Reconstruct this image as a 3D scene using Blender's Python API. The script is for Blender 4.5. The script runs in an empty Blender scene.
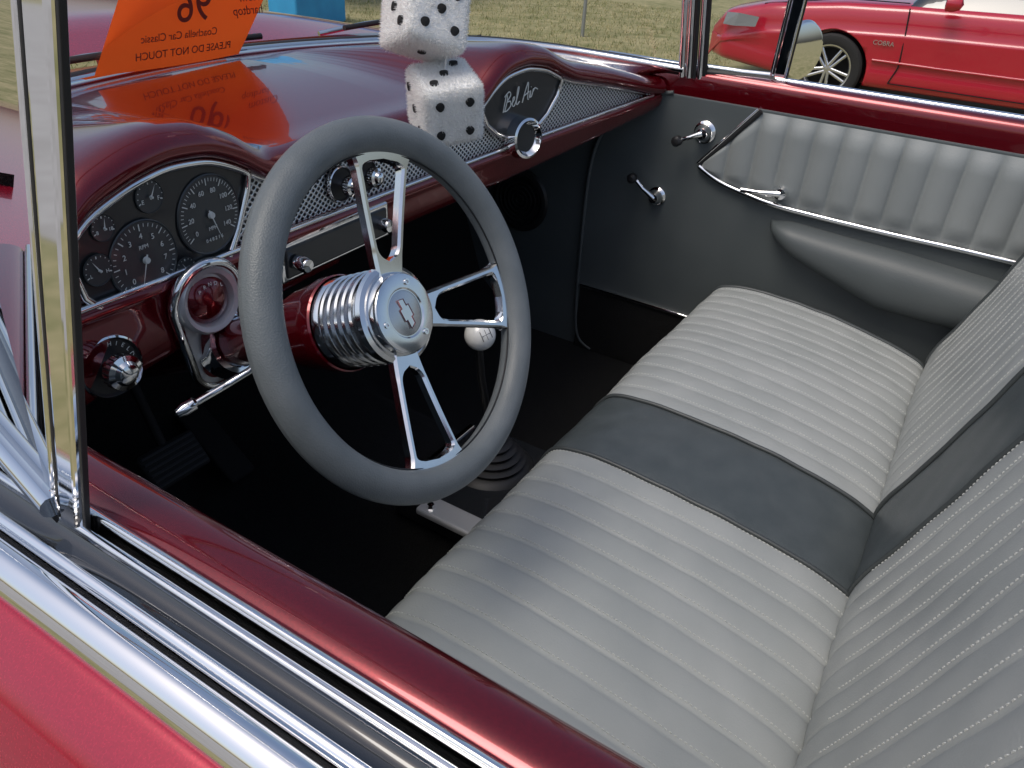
import bpy, math, random, bmesh
import numpy as np
from mathutils import Vector, Matrix, Euler
random.seed(4); rng=np.random.default_rng(7)
scn=bpy.context.scene
# ------------------------------------------------------------------ materials
def new_mat(name):
    m=bpy.data.materials.new(name); m.use_nodes=True
    nt=m.node_tree; b=nt.nodes["Principled BSDF"]; return m,nt,b
def S(b,**k):
    for n,v in k.items():
        n=n.replace('_',' ')
        if n in b.inputs: b.inputs[n].default_value=v
def noise_bump(nt,b,scale,strength,dist=0.001,detail=1,coord='Object'):
    tc=nt.nodes.new("ShaderNodeTexCoord"); n=nt.nodes.new("ShaderNodeTexNoise")
    n.inputs['Scale'].default_value=scale; n.inputs['Detail'].default_value=detail
    bp=nt.nodes.new("ShaderNodeBump"); bp.inputs['Strength'].default_value=strength; bp.inputs['Distance'].default_value=dist
    nt.links.new(tc.outputs[coord],n.inputs['Vector']); nt.links.new(n.outputs['Fac'],bp.inputs['Height']); nt.links.new(bp.outputs['Normal'],b.inputs['Normal'])
    return tc,n,bp
def simple(name,col,rough=.5,metal=0,coat=0,bump=None,**k):
    m,nt,b=new_mat(name); S(b,Base_Color=(*col,1),Roughness=rough,Metallic=metal,Coat_Weight=coat,**k)
    if bump: noise_bump(nt,b,*bump)
    return m
def varied(name,c1,c2,scale,rough=(.4,.6),metal=0,coat=0,bump=None,detail=2):
    m,nt,b=new_mat(name); S(b,Metallic=metal,Coat_Weight=coat,Coat_Roughness=.03)
    tc=nt.nodes.new("ShaderNodeTexCoord"); n=nt.nodes.new("ShaderNodeTexNoise"); n.inputs['Scale'].default_value=scale; n.inputs['Detail'].default_value=detail
    nt.links.new(tc.outputs['Object'],n.inputs['Vector'])
    r=nt.nodes.new("ShaderNodeValToRGB"); r.color_ramp.elements[0].position=.35; r.color_ramp.elements[1].position=.65
    r.color_ramp.elements[0].color=(*c1,1); r.color_ramp.elements[1].color=(*c2,1)
    nt.links.new(n.outputs['Fac'],r.inputs['Fac']); nt.links.new(r.outputs['Color'],b.inputs['Base Color'])
    mr=nt.nodes.new("ShaderNodeMapRange"); mr.inputs['To Min'].default_value=rough[0]; mr.inputs['To Max'].default_value=rough[1]
    nt.links.new(n.outputs['Fac'],mr.inputs['Value']); nt.links.new(mr.outputs['Result'],b.inputs['Roughness'])
    if bump:
        n2=nt.nodes.new("ShaderNodeTexVoronoi") if len(bump)>3 else nt.nodes.new("ShaderNodeTexNoise")
        n2.inputs['Scale'].default_value=bump[0]
        if len(bump)<=3: n2.inputs['Detail'].default_value=1
        bp=nt.nodes.new("ShaderNodeBump"); bp.inputs['Strength'].default_value=bump[1]; bp.inputs['Distance'].default_value=bump[2]
        nt.links.new(tc.outputs['Object'],n2.inputs['Vector']); nt.links.new(n2.outputs[0],bp.inputs['Height']); nt.links.new(bp.outputs['Normal'],b.inputs['Normal'])
    return m
M={}
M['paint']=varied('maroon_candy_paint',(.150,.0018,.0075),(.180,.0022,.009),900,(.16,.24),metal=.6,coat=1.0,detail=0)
M['paint_lit']=varied('maroon_paint_daylit',(.36,.004,.028),(.41,.006,.034),900,(.22,.30),metal=.4,coat=1.0,detail=0)  # same car paint, daylight on the outer body put into a brighter base colour
M['chrome']=simple('chrome',(.86,.865,.87),.05,1)
M['blackgloss']=simple('black_gloss_trim',(.02,.022,.025),.08,0,coat=1)
M['satin']=simple('satin_metal',(.62,.63,.64),.32,.45)
M['billet']=varied('polished_aluminium',(.76,.77,.78),(.84,.84,.84),30,(.10,.16),metal=1)
M['leather']=varied('light_grey_leather',(.315,.335,.328),(.350,.368,.360),9,(.36,.46),bump=(420,.25,.0006,1))
def band_mat():
    m,nt,b=new_mat('charcoal_leather'); S(b)
    tc=nt.nodes.new("ShaderNodeTexCoord"); v=nt.nodes.new("ShaderNodeTexVoronoi"); v.feature='DISTANCE_TO_EDGE'; v.inputs['Scale'].default_value=95
    n=nt.nodes.new("ShaderNodeTexNoise"); n.inputs['Scale'].default_value=28; n.inputs['Detail'].default_value=5
    ad=nt.nodes.new("ShaderNodeVectorMath"); ad.operation='MULTIPLY_ADD'; ad.inputs[1].default_value=(.03,.03,.03)
    nt.links.new(n.outputs['Color'],ad.inputs[0]); nt.links.new(tc.outputs['Object'],ad.inputs[2]); nt.links.new(tc.outputs['Object'],n.inputs['Vector']); nt.links.new(ad.outputs[0],v.inputs['Vector'])
    r=nt.nodes.new("ShaderNodeValToRGB"); r.color_ramp.elements[0].position=.3;r.color_ramp.elements[1].position=.7
    r.color_ramp.elements[0].color=(.058,.070,.073,1); r.color_ramp.elements[1].color=(.074,.087,.090,1)
    nt.links.new(n.outputs['Fac'],r.inputs[0]); nt.links.new(r.outputs[0],b.inputs['Base Color']); b.inputs['Roughness'].default_value=.38
    bp=nt.nodes.new("ShaderNodeBump"); bp.inputs['Strength'].default_value=.5; bp.inputs['Distance'].default_value=.0012
    mp=nt.nodes.new("ShaderNodeMath"); mp.operation='MINIMUM'; mp.inputs[1].default_value=.12; nt.links.new(v.outputs['Distance'],mp.inputs[0])
    nt.links.new(mp.outputs[0],bp.inputs['Height']); nt.links.new(bp.outputs[0],b.inputs['Normal']); return m
M['leather_dk']=band_mat()
M['piping']=simple('charcoal_piping',(.05,.058,.06),.42)
M['panel_lt']=varied('door_insert_leather',(.235,.255,.252),(.27,.29,.285),7,(.42,.52),bump=(420,.25,.0006,1))
M['panel_dk']=varied('door_panel_vinyl',(.078,.091,.093),(.090,.103,.105),6,(.42,.55),bump=(420,.25,.0006,1))
M['wheelgrip']=varied('grey_leather_grip',(.135,.150,.155),(.165,.18,.185),25,(.38,.50),bump=(700,.35,.0006,1))
M['stitch']=simple('stitch_thread',(.50,.52,.50),.8)
M['black']=simple('black_rubber',(.012,.012,.013),.5)
M['under']=simple('underdash_black',(.006,.006,.006),.9)
M['carpet']=varied('black_carpet',(.002,.002,.002),(.007,.007,.0068),300,(.95,1),bump=(500,.8,.004))
M['dial']=simple('gauge_face',(.018,.020,.022),.35,coat=.3)
M['dial2']=simple('gauge_face_lighter',(.045,.05,.052),.4,coat=.3)
M['tick']=simple('gauge_print',(.72,.74,.70),.6)
M['white']=simple('white_plastic',(.8,.8,.78),.25,coat=.6)
M['furb']=simple('black_fur_spot',(.01,.01,.01),.9)
M['ink']=simple('sign_ink',(.22,.03,.02),.6)
M['blue']=varied('blue_canvas',(.03,.30,.60),(.04,.36,.68),4,(.6,.8))
M['tyre']=simple('tyre_rubber',(.015,.015,.015),.8)
M['alloy']=simple('alloy_rim',(.60,.61,.62),.25,metal=.9)
M['darkglass']=simple('tinted_glass',(.02,.025,.03),.03,coat=1)
M['lamp']=simple('head_lamp_lens',(.20,.21,.22),.08,coat=1)
M['redcar']=varied('bright_red_paint',(.42,.005,.024),(.46,.008,.030),500,(.25,.35),coat=1.0,detail=0)
M['pole']=simple('galvanised_pole',(.4,.42,.43),.4,metal=.8)
def two_sided(name,col,f):
    m=bpy.data.materials.new(name); m.use_nodes=True; nt=m.node_tree; nt.nodes.clear()
    o=nt.nodes.new("ShaderNodeOutputMaterial"); mx=nt.nodes.new("ShaderNodeMixShader"); a=nt.nodes.new("ShaderNodeBsdfDiffuse"); t=nt.nodes.new("ShaderNodeBsdfTranslucent")
    a.inputs[0].default_value=(*col,1); t.inputs[0].default_value=(*col,1); mx.inputs[0].default_value=f
    nt.links.new(a.outputs[0],mx.inputs[1]); nt.links.new(t.outputs[0],mx.inputs[2]); nt.links.new(mx.outputs[0],o.inputs[0]); return m
M['fur']=two_sided('white_fur',(.94,.935,.92),.5); M['furbody']=simple('plush_backing',(.88,.875,.86),.9)
M['orange']=two_sided('orange_card',(.95,.14,.025),.45)
def glass(name,tint):
    m=bpy.data.materials.new(name); m.use_nodes=True; nt=m.node_tree; nt.nodes.clear()
    o=nt.nodes.new("ShaderNodeOutputMaterial"); mx=nt.nodes.new("ShaderNodeMixShader"); t=nt.nodes.new("ShaderNodeBsdfTransparent"); g=nt.nodes.new("ShaderNodeBsdfGlossy")
    f=nt.nodes.new("ShaderNodeFresnel"); f.inputs['IOR'].default_value=1.45; g.inputs['Roughness'].default_value=.0; t.inputs['Color'].default_value=(*tint,1)
    nt.links.new(f.outputs[0],mx.inputs[0]); nt.links.new(t.outputs[0],mx.inputs[1]); nt.links.new(g.outputs[0],mx.inputs[2]); nt.links.new(mx.outputs[0],o.inputs[0]); return m
M['glass']=glass('window_glass',(.96,.985,.975))
def mesh_mat():
    m,nt,b=new_mat('diamond_mesh_trim'); S(b,Metallic=.75,Roughness=.32)
    tc=nt.nodes.new("ShaderNodeTexCoord"); sp=nt.nodes.new("ShaderNodeSeparateXYZ"); nt.links.new(tc.outputs['Object'],sp.inputs[0])
    def mth(op,a,bv=None):
        n=nt.nodes.new("ShaderNodeMath"); n.operation=op
        for i,v in enumerate((a,bv)):
            if v is None: continue
            if isinstance(v,(int,float)): n.inputs[i].default_value=v
            else: nt.links.new(v,n.inputs[i])
        return n.outputs[0]
    a=mth('ADD',sp.outputs[0],mth('MULTIPLY',sp.outputs[2],1.25)); c=mth('SUBTRACT',sp.outputs[0],mth('MULTIPLY',sp.outputs[2],1.25))
    K=math.pi/.0105
    h=mth('MULTIPLY',mth('ABSOLUTE',mth('SINE',mth('MULTIPLY',a,K))),mth('ABSOLUTE',mth('SINE',mth('MULTIPLY',c,K))))
    r=nt.nodes.new("ShaderNodeValToRGB"); r.color_ramp.elements[0].position=.36; r.color_ramp.elements[1].position=.52
    r.color_ramp.elements[0].color=(.85,.86,.85,1); r.color_ramp.elements[1].color=(.035,.035,.037,1)
    nt.links.new(h,r.inputs[0]); nt.links.new(r.outputs[0],b.inputs['Base Color'])
    bp=nt.nodes.new("ShaderNodeBump"); bp.inputs['Distance'].default_value=.0015; bp.inputs['Strength'].default_value=.7; bp.invert=True
    nt.links.new(h,bp.inputs['Height']); nt.links.new(bp.outputs[0],b.inputs['Normal']); return m
M['mesh']=mesh_mat()
# ------------------------------------------------------------------ helpers
def link(o,parent=None):
    bpy.context.collection.objects.link(o)
    if parent is not None: o.parent=parent
    return o
def empty(name,loc=(0,0,0)):
    o=bpy.data.objects.new(name,None); o.empty_display_size=.1; link(o); return o
def mesh(name,v,f,mat,parent=None,smooth=True,mats=None,mi=None):
    me=bpy.data.meshes.new(name); me.from_pydata([tuple(map(float,p)) for p in v],[],[tuple(int(i) for i in q) for q in f])
    for mm in (mats or [mat]): me.materials.append(M[mm])
    if smooth: me.polygons.foreach_set('use_smooth',[True]*len(me.polygons))
    if mi is not None: me.polygons.foreach_set('material_index',list(map(int,mi)))
    me.update(); o=bpy.data.objects.new(name,me); return link(o,parent)
def gridf(nu,nv,off=0,closeu=False):
    f=[]
    for i in range(nu if closeu else nu-1):
        for j in range(nv-1):
            a=i*nv+j; b=((i+1)%nu)*nv+j; f.append((off+a,off+b,off+b+1,off+a+1))
    return f
def grid(name,P,mat,parent=None,smooth=True,closeu=False,flip=False):
    nu,nv=len(P),len(P[0]); f=gridf(nu,nv,0,closeu)
    if flip: f=[q[::-1] for q in f]
    return mesh(name,[p for r in P for p in r],f,mat,parent,smooth)
def catmull(pts,n,closed=False):
    pts=np.array(pts,float); N=len(pts); out=[]
    segs=N if closed else N-1
    for i in range(segs):
        if closed: p0,p1,p2,p3=pts[(i-1)%N],pts[i],pts[(i+1)%N],pts[(i+2)%N]
        else: p0,p1,p2,p3=pts[max(i-1,0)],pts[i],pts[i+1],pts[min(i+2,N-1)]
        for k in range(n):
            t=k/n; out.append(.5*((2*p1)+(-p0+p2)*t+(2*p0-5*p1+4*p2-p3)*t*t+(-p0+3*p1-3*p2+p3)*t**3))
    if not closed: out.append(pts[-1])
    return np.array(out)
def resample(p,n):
    d=np.r_[0,np.cumsum(np.linalg.norm(np.diff(p,axis=0),axis=1))]; s=np.linspace(0,d[-1],n)
    return np.stack([np.interp(s,d,p[:,k]) for k in range(p.shape[1])],1)
def tube(name,pts,r,mat,parent=None,closed=False,radii=None,res=3,flat=None):
    cu=bpy.data.curves.new(name,'CURVE'); cu.dimensions='3D'; cu.bevel_depth=r; cu.bevel_resolution=res; cu.use_fill_caps=True
    sp=cu.splines.new('POLY'); sp.points.add(len(pts)-1)
    for i,p in enumerate(pts):
        sp.points[i].co=(*map(float,p),1)
        if radii is not None: sp.points[i].radius=radii[i]
    sp.use_cyclic_u=closed; sp.use_smooth=True
    cu.materials.append(M[mat]); o=bpy.data.objects.new(name,cu); return link(o,parent)
def frame(o,z,x=None):
    z=Vector(z).normalized(); x=Vector(x) if x is not None else (Vector((1,0,0)) if abs(z.x)<.9 else Vector((0,1,0)))
    y=z.cross(x).normalized(); x=y.cross(z).normalized()
    m=Matrix((x,y,z)).transposed().to_4x4(); m.translation=Vector(o); return m
def lathe(name,prof,Mx,mat,parent=None,n=48,smooth=True):
    v=[];k=len(prof)
    for i in range(n):
        a=2*math.pi*i/n
        for r,h in prof: v.append(Mx@Vector((r*math.cos(a),r*math.sin(a),h)))
    o=mesh(name,v,gridf(n,k,0,True),mat,parent,smooth)
    if smooth:
        md=o.modifiers.new('es','EDGE_SPLIT'); md.split_angle=math.radians(32)
    return o
def box(name,size,Mx,mat,parent=None,bev=.002,seg=2):
    sx,sy,sz=[s/2 for s in size]
    v=[Vector((x,y,z)) for x in(-sx,sx) for y in(-sy,sy) for z in(-sz,sz)]
    f=[(0,1,3,2),(4,6,7,5),(0,4,5,1),(2,3,7,6),(0,2,6,4),(1,5,7,3)]
    o=mesh(name,v,f,mat,parent,False); o.matrix_world=Mx
    if bev:
        md=o.modifiers.new('b','BEVEL'); md.width=bev; md.segments=seg
    return o
def plate(name,outline,Mx,th,mat,parent=None,bev=0):
    n=len(outline); v=[Mx@Vector((a,b,0)) for a,b in outline]+[Mx@Vector((a,b,th)) for a,b in outline]
    f=[tuple(range(n))[::-1],tuple(range(n,2*n))]+[(i,(i+1)%n,n+(i+1)%n,n+i) for i in range(n)]
    o=mesh(name,v,f,mat,parent,False)
    if bev:
        md=o.modifiers.new('b','BEVEL'); md.width=bev; md.segments=2; md.limit_method='ANGLE'; md.angle_limit=math.radians(50)
    return o
def text(name,s,Mx,size,mat,parent=None,ext=.0002,shear=0,align='CENTER'):
    cu=bpy.data.curves.new(name,'FONT'); cu.body=s; cu.size=size; cu.extrude=ext; cu.align_x=align; cu.align_y='CENTER'; cu.shear=shear
    cu.materials.append(M[mat]); o=bpy.data.objects.new(name,cu); link(o,parent); o.matrix_world=Mx; return o
def interp_s(x,pts,sig=.015):
    xs=np.array([p[0] for p in pts]);zs=np.array([p[1] for p in pts]); acc=0;w=0
    for d in np.linspace(-2.2,2.2,9):
        g=math.exp(-d*d/2); acc+=g*np.interp(x+d*sig,xs,zs); w+=g
    return acc/w
# ================================================================== BENCH SEAT
seat=empty('bench_seat')
cush=resample(catmull([(.415,.34),(.425,.45),(.422,.53),(.408,.572),(.378,.595),(.30,.603),(.15,.592),(.03,.570),(-.025,.553),(-.052,.535),(-.070,.50),(-.075,.47)],14),150)
back=resample(catmull([(-.085,.47),(-.058,.505),(-.041,.545),(-.047,.585),(-.066,.635),(-.096,.72),(-.131,.83),(-.160,.92),(-.188,.965),(-.235,.982),(-.275,.955),(-.29,.85),(-.30,.5)],14),150)
def nrm(path):
    t=np.gradient(path,axis=0); t/=np.linalg.norm(t,axis=1)[:,None]; return np.stack([-t[:,1],t[:,0]],1)
nc=-nrm(cush); nb=-nrm(back)
if nc[80,1]<0: nc=-nc
if nb[50,0]<0: nb=-nb
XL,XB0,XB1,XR=-.70,-.088,.094,.70
def seams(x0,x1,n): return np.linspace(x0,x1,n+1)
SL=seams(XL+.015,XB0,14); SR=seams(XB1,XR-.02,14)
PA=.0046
def pleat(x,sm):
    if x<=sm[0] or x>=sm[-1]: return -PA
    i=np.searchsorted(sm,x)-1; t=(x-sm[i])/(sm[i+1]-sm[i])
    return PA*(abs(math.sin(math.pi*t))**.36-1)
def endround(x,r=.05):
    d=.70-abs(x)
    if d>=r: return 0
    return -(r-math.sqrt(max(0,r*r-(r-d)**2)))
ph=rng.uniform(0,6,40)
def wob(x,j):
    s=j/150*.75
    return .0015*math.sin(9*x+ph[0]+5*s)+.0011*math.sin(19*x+ph[1]-11*s)+.0009*math.sin(16*s+ph[2]+4*x)+.00028*math.sin(75*s+ph[3]+60*x)+.00028*math.sin(101*s+ph[4]-83*x)
def seatpt(path,nn,x,j,off):
    e=endround(x); o=off+e+wob(x,j)-.006*(abs(x)/.7)**3
    return (x,path[j,0]+nn[j,0]*o,path[j,1]+nn[j,1]*o)
for nm,path,nn in (('cushion',cush,nc),('backrest',back,nb)):
    for part,x0,x1,sm in (('pleats_driver',XL,XB0,SL),('pleats_passenger',XB1,XR,SR),('centre_band',XB0,XB1,None)):
        nx=int((x1-x0)/.0024)
        if sm is None: nx=40
        xs=np.linspace(x0,x1,nx)
        P=[[seatpt(path,nn,x,j,(pleat(x,sm) if sm is not None else .001-.0045*(abs((x-x0-(x1-x0)/2))/((x1-x0)/2))**10)) for j in range(len(path))] for x in xs]
        grid(nm+'_'+part,P,'leather' if sm is not None else 'leather_dk',seat)
    for k,x in enumerate((XB0,XB1)):
        tube(nm+'_piping_%d'%k,[seatpt(path,nn,x,j,-.0004) for j in range(26 if nm=='cushion' else 4,len(path)-1)],.0036,'piping',seat)
    jp=37 if nm=='cushion' else 104
    tube(nm+'_edge_piping',[seatpt(path,nn,x,jp,.0) for x in np.linspace(-.655,.655,90)],.0042,'piping',seat)
    tube(nm+'_end_piping',[seatpt(path,nn,.655,j,.0) for j in range(jp,len(path)-1) ] if nm=='cushion' else [seatpt(path,nn,.655,j,0) for j in range(2,jp)],.0042,'piping',seat)
for sx in (-1,1):
    v=[(sx*.70,p[0],p[1]-.045) for p in cush[18:]]; n=len(v); v+=[(sx*.70,.40-.49*i/(n-1),.30) for i in range(n)]
    mesh('cushion_side_%d'%(sx>0),v,[(i,i+1,n+i+1,n+i) for i in range(n-1)],'leather_dk',seat)
    mesh('backrest_side_%d'%(sx>0),[(sx*.668,a-nb[2+i][0]*.03,b-nb[2+i][1]*.03) for i,(a,b) in enumerate(back[2:-2])],[tuple(range(len(back)-4))],'leather_dk',seat,False)
sv=[];sf=[]
def stitch(p,q,w=.00055,h=.0007,n=(0,0,1)):
    p=Vector(p);q=Vector(q);d=(q-p).normalized();n=Vector(n);s=d.cross(n).normalized()*w;n=n*h;o=len(sv)
    for c in (p-s,p+s,q+s,q-s): sv.append(c-n*.5)
    m=(q-p)*.2
    for c in (p-s*.6+m,p+s*.6+m,q+s*.6-m,q-s*.6-m): sv.append(c+n)
    for f in ((4,5,6,7),(0,1,5,4),(1,2,6,5),(2,3,7,6),(3,0,4,7)): sf.append(tuple(o+i for i in f))
for path,nn,rg in ((cush,nc,(38,136)),(back,nb,(20,100))):
    L=np.linalg.norm(path[1]-path[0])
    for sm in (SL,SR):
        for x in sm:
            xx=x+.0052
            if xx>sm[-1]: xx=x-.0052
            s=rg[0]*1.0
            while s<rg[1]-2:
                def at(s):
                    j=int(s);t=s-j; a=seatpt(path,nn,xx,j,pleat(xx,sm)+.0003); b=seatpt(path,nn,xx,j+1,pleat(xx,sm)+.0003)
                    return [a[k]*(1-t)+b[k]*t for k in range(3)]
                st=.0036/L; stitch(at(s),at(s+st),n=(0,nn[int(s)][0],nn[int(s)][1])); s+=.0058/L
mesh('stitching',sv,sf,'stitch',seat,False)
# ================================================================== CAR SHELL
car=empty('classic_car')
def extr(name,prof,sx,y0,y1,mat,parent,n=2):
    ys=np.linspace(y0,y1,n); P=[[(sx*a,y,b) for a,b in prof] for y in ys]
    return grid(name,P,mat,parent,True,flip=(sx<0))
def sub(p,n=6): return [tuple(q) for q in catmull(p,n)]
def door_rails(sx,parent,y0=-1.1,y1=.80):
    t='driver' if sx<0 else 'passenger'
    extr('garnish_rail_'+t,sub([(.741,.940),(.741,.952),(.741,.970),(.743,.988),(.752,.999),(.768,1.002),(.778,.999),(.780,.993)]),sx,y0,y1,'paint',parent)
    extr('inner_chrome_lip_'+t,sub([(.779,.992),(.780,1.001),(.782,1.004),(.785,1.003),(.786,.990)],4),sx,y0,y1,'chrome',parent)
    extr('window_channel_'+t,[(.785,.999),(.786,.986),(.788,.986),(.789,.997)],sx,y0,y1,'black',parent)
    extr('channel_bead_'+t,sub([(.788,.990),(.789,.9985),(.791,.9995),(.793,.998),(.794,.990)],4),sx,y0,y1,'chrome',parent)
    extr('glass_run_'+t,sub([(.793,.996),(.796,.993),(.802,.992),(.806,.993)],3),sx,y0,y1,'blackgloss',parent)
    extr('outer_reveal_'+t,sub([(.805,.988),(.806,.997),(.809,.998),(.812,.994),(.813,.986)],4),sx,y0,y1,'chrome',parent)
    extr('belt_gap_'+t,[(.812,.990),(.8135,.986),(.815,.990)],sx,y0,y1,'black',parent)
    extr('belt_moulding_'+t,sub([(.8145,.986),(.815,.994),(.818,.999),(.824,1.000),(.830,.996),(.8335,.989),(.834,.984)],5),sx,y0,y1,'chrome',parent)
    extr('outer_skin_'+t,sub([(.833,.986),(.840,.983),(.860,.965),(.880,.925),(.892,.84),(.896,.70),(.890,.5),(.868,.36),(.80,.28)]),sx,y0,y1,'paint_lit',parent)
ddoor=empty('driver_car_door'); pdoor=empty('passenger_car_door')
door_rails(-1,ddoor); door_rails(1,pdoor)
def fender(sx):
    P=[]
    for y in np.linspace(.80,2.75,30):
        t=(y-.8)/1.95; k=1-.12*t**3; dz=-.04*t-.10*t**4
        P.append([(sx*a*k,y,b+dz*(1 if b>.6 else 0)) for a,b in sub([(.60,.985),(.70,.99),(.78,.99),(.838,.982),(.868,.95),(.892,.84),(.896,.70),(.890,.5),(.868,.36),(.80,.28)])])
    grid('front_fender_'+('d' if sx<0 else 'p'),P,'paint_lit',car,flip=(sx<0))
fender(-1);fender(1)
base_c=resample(catmull([(-.735,.585,.995),(-.715,.72,1.0),(-.665,.87,1.008),(-.56,1.0,1.015),(-.35,1.085,1.022),(0,1.125,1.028),(.35,1.085,1.022),(.56,1.0,1.015),(.665,.87,1.008),(.715,.72,1.0),(.735,.585,.995)],12),121)
top_c=resample(catmull([(-.635,.60,1.44),(-.60,.66,1.455),(-.50,.715,1.468),(-.3,.755,1.478),(0,.77,1.482),(.3,.755,1.478),(.50,.715,1.468),(.60,.66,1.455),(.635,.60,1.44)],12),121)
ws=[]
for i in range(121):
    row=[]
    for s in np.linspace(0,1,20):
        p=base_c[i]*(1-s)+top_c[i]*s; p=p+np.array([0,.03*math.sin(math.pi*s)*(1-abs(i-60)/60),0]); row.append(tuple(p))
    ws.append(row)
grid('windshield_glass',ws,'glass',car)
tube('windshield_lower_moulding',base_c+np.array([0,0,.004]),.008,'chrome',car)
tube('windshield_lower_gasket',base_c*np.array([1.012,1.012,1])+np.array([0,.004,.002]),.011,'black',car)
tube('windshield_header',top_c,.016,'chrome',car)
for sx in (-1,1):
    a=np.array([sx*.738,.578,.985]);b=np.array([sx*.637,.60,1.44])
    for k,(dy,dx,r,mt) in enumerate(((.010,0,.007,'chrome'),(-.004,.006,.008,'chrome'),(-.016,.004,.005,'black'),(-.027,.010,.007,'chrome'),(-.036,.012,.005,'black'))):
        tube('a_pillar_%d_%d'%(sx>0,k),[a+np.array([sx*dx,dy,0]),b+np.array([sx*dx,dy,0])],r,mt,car)
P=[]
for i in range(121):
    b=base_c[i]; q=b[0]/.735
    f=np.array([q*.70,1.30-.02*q*q,1.005-.03*q*q]); row=[]
    o=np.array([b[0]*1.02,b[1]+.012,b[2]-.012])
    for s in np.linspace(0,1,6): row.append(tuple(o*(1-s)+f*s))
    P.append(row)
grid('cowl_panel',P,'paint_lit',car)
P=[[(x,y,1.01+.045*(1-(x/.7)**2)*min(1,(y-1.29)*6)-.05*((y-1.3)/1.4)**2-.02*(x/.7)**2) for y in np.linspace(1.30,2.7,30)] for x in np.linspace(-.70,.70,41)]
grid('hood_panel',P,'paint_lit',car)
for sx in (-.32,.30):
    tube('wiper_arm_%d'%(sx>0),[(sx,1.20,1.03),(sx+.1,1.165,1.045),(sx+.22,1.14,1.05)],.005,'chrome',car)
    tube('wiper_blade_%d'%(sx>0),[(sx+.02,1.150,1.045),(sx+.22,1.128,1.055),(sx+.38,1.10,1.058)],.005,'black',car)
P=[]
for x in np.linspace(-.77,.77,60):
    tun=.13*math.exp(-(x/.17)**4)
    row=[(x,y,.27+tun*(0.6+.4*min(1,max(0,(y-.3)/.5)))) for y in np.linspace(-.9,.95,10)]
    row+=[(x,1.08,.38+tun),(x,1.14,.55),(x,1.14,.80),(x,1.12,1.0)]
    P.append(row)
grid('floor_carpet',P,'carpet',car)
mesh('rear_bulkhead',[(-.735,-.9,.27),(.735,-.9,.27),(.735,-.9,.95),(-.735,-.9,.95)],[(0,1,2,3)],'panel_dk',car,False)
mesh('driver_kick_panel',[(-.737,.70,.27),(-.737,1.14,.27),(-.737,1.14,.97),(-.737,.70,.97)],[(0,1,2,3)],'panel_dk',car,False)
mesh('passenger_kick_panel',[(.752,.70,.27),(.752,1.14,.27),(.752,1.14,.98),(.752,.70,.98)],[(0,3,2,1)],'panel_dk',car,False)
def post(parent,a,b,w,t,tag):
    a=Vector(a);b=Vector(b);z=(b-a).normalized();y=Vector((0,1,0));x=y.cross(z).normalized();y=z.cross(x)
    m=Matrix((x,y,z)).transposed().to_4x4();L=(b-a).length
    def off(dx,dy): mm=m.copy(); mm.translation=(a+b)/2+x*dx+y*dy; return mm
    box(tag+'_core',(t,w*.72,L),off(0,-w*.06),'chrome',parent,min(.0042,t*.42),5)
    box(tag+'_front_bead',(t*1.1,w*.14,L),off(0,w*.43),'chrome',parent,.0016,3)
    box(tag+'_front_rubber',(t*.8,w*.08,L),off(0,w*.33),'black',parent,.0008)
    box(tag+'_run_channel',(t*.4,w*.08,L),off(0,-w*.45),'black',parent,.0005)
vd=empty('driver_vent_window'); vp=empty('passenger_vent_window')
post(vd,(-.790,.332,.985),(-.752,.246,1.43),.024,.008,'divider_post')
post(vp,(.792,.400,.985),(.735,.378,1.43),.036,.014,'divider_post')
for sx,par,yb,yt in ((-1,vd,.346,.262),(1,vp,.405,.39)):
    mesh('vent_glass',[(sx*.790,yb,1.0),(sx*.752,.55,1.0),(sx*.665,.57,1.41),(sx*.747,yt,1.41)],[(0,1,2,3)],'glass',par,False)
    tube('vent_lower_frame',[(sx*.794,yb-.01,1.006),(sx*.770,.47,1.006),(sx*.756,.56,1.008)],.0060,'chrome',par)
    tube('vent_lower_rubber',[(sx*.788,yb-.01,.998),(sx*.764,.47,.998),(sx*.75,.56,.998)],.007,'black',par)
    tube('vent_upper_frame',[(sx*.747,yt,1.425),(sx*.66,.575,1.43)],.007,'chrome',par)
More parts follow.
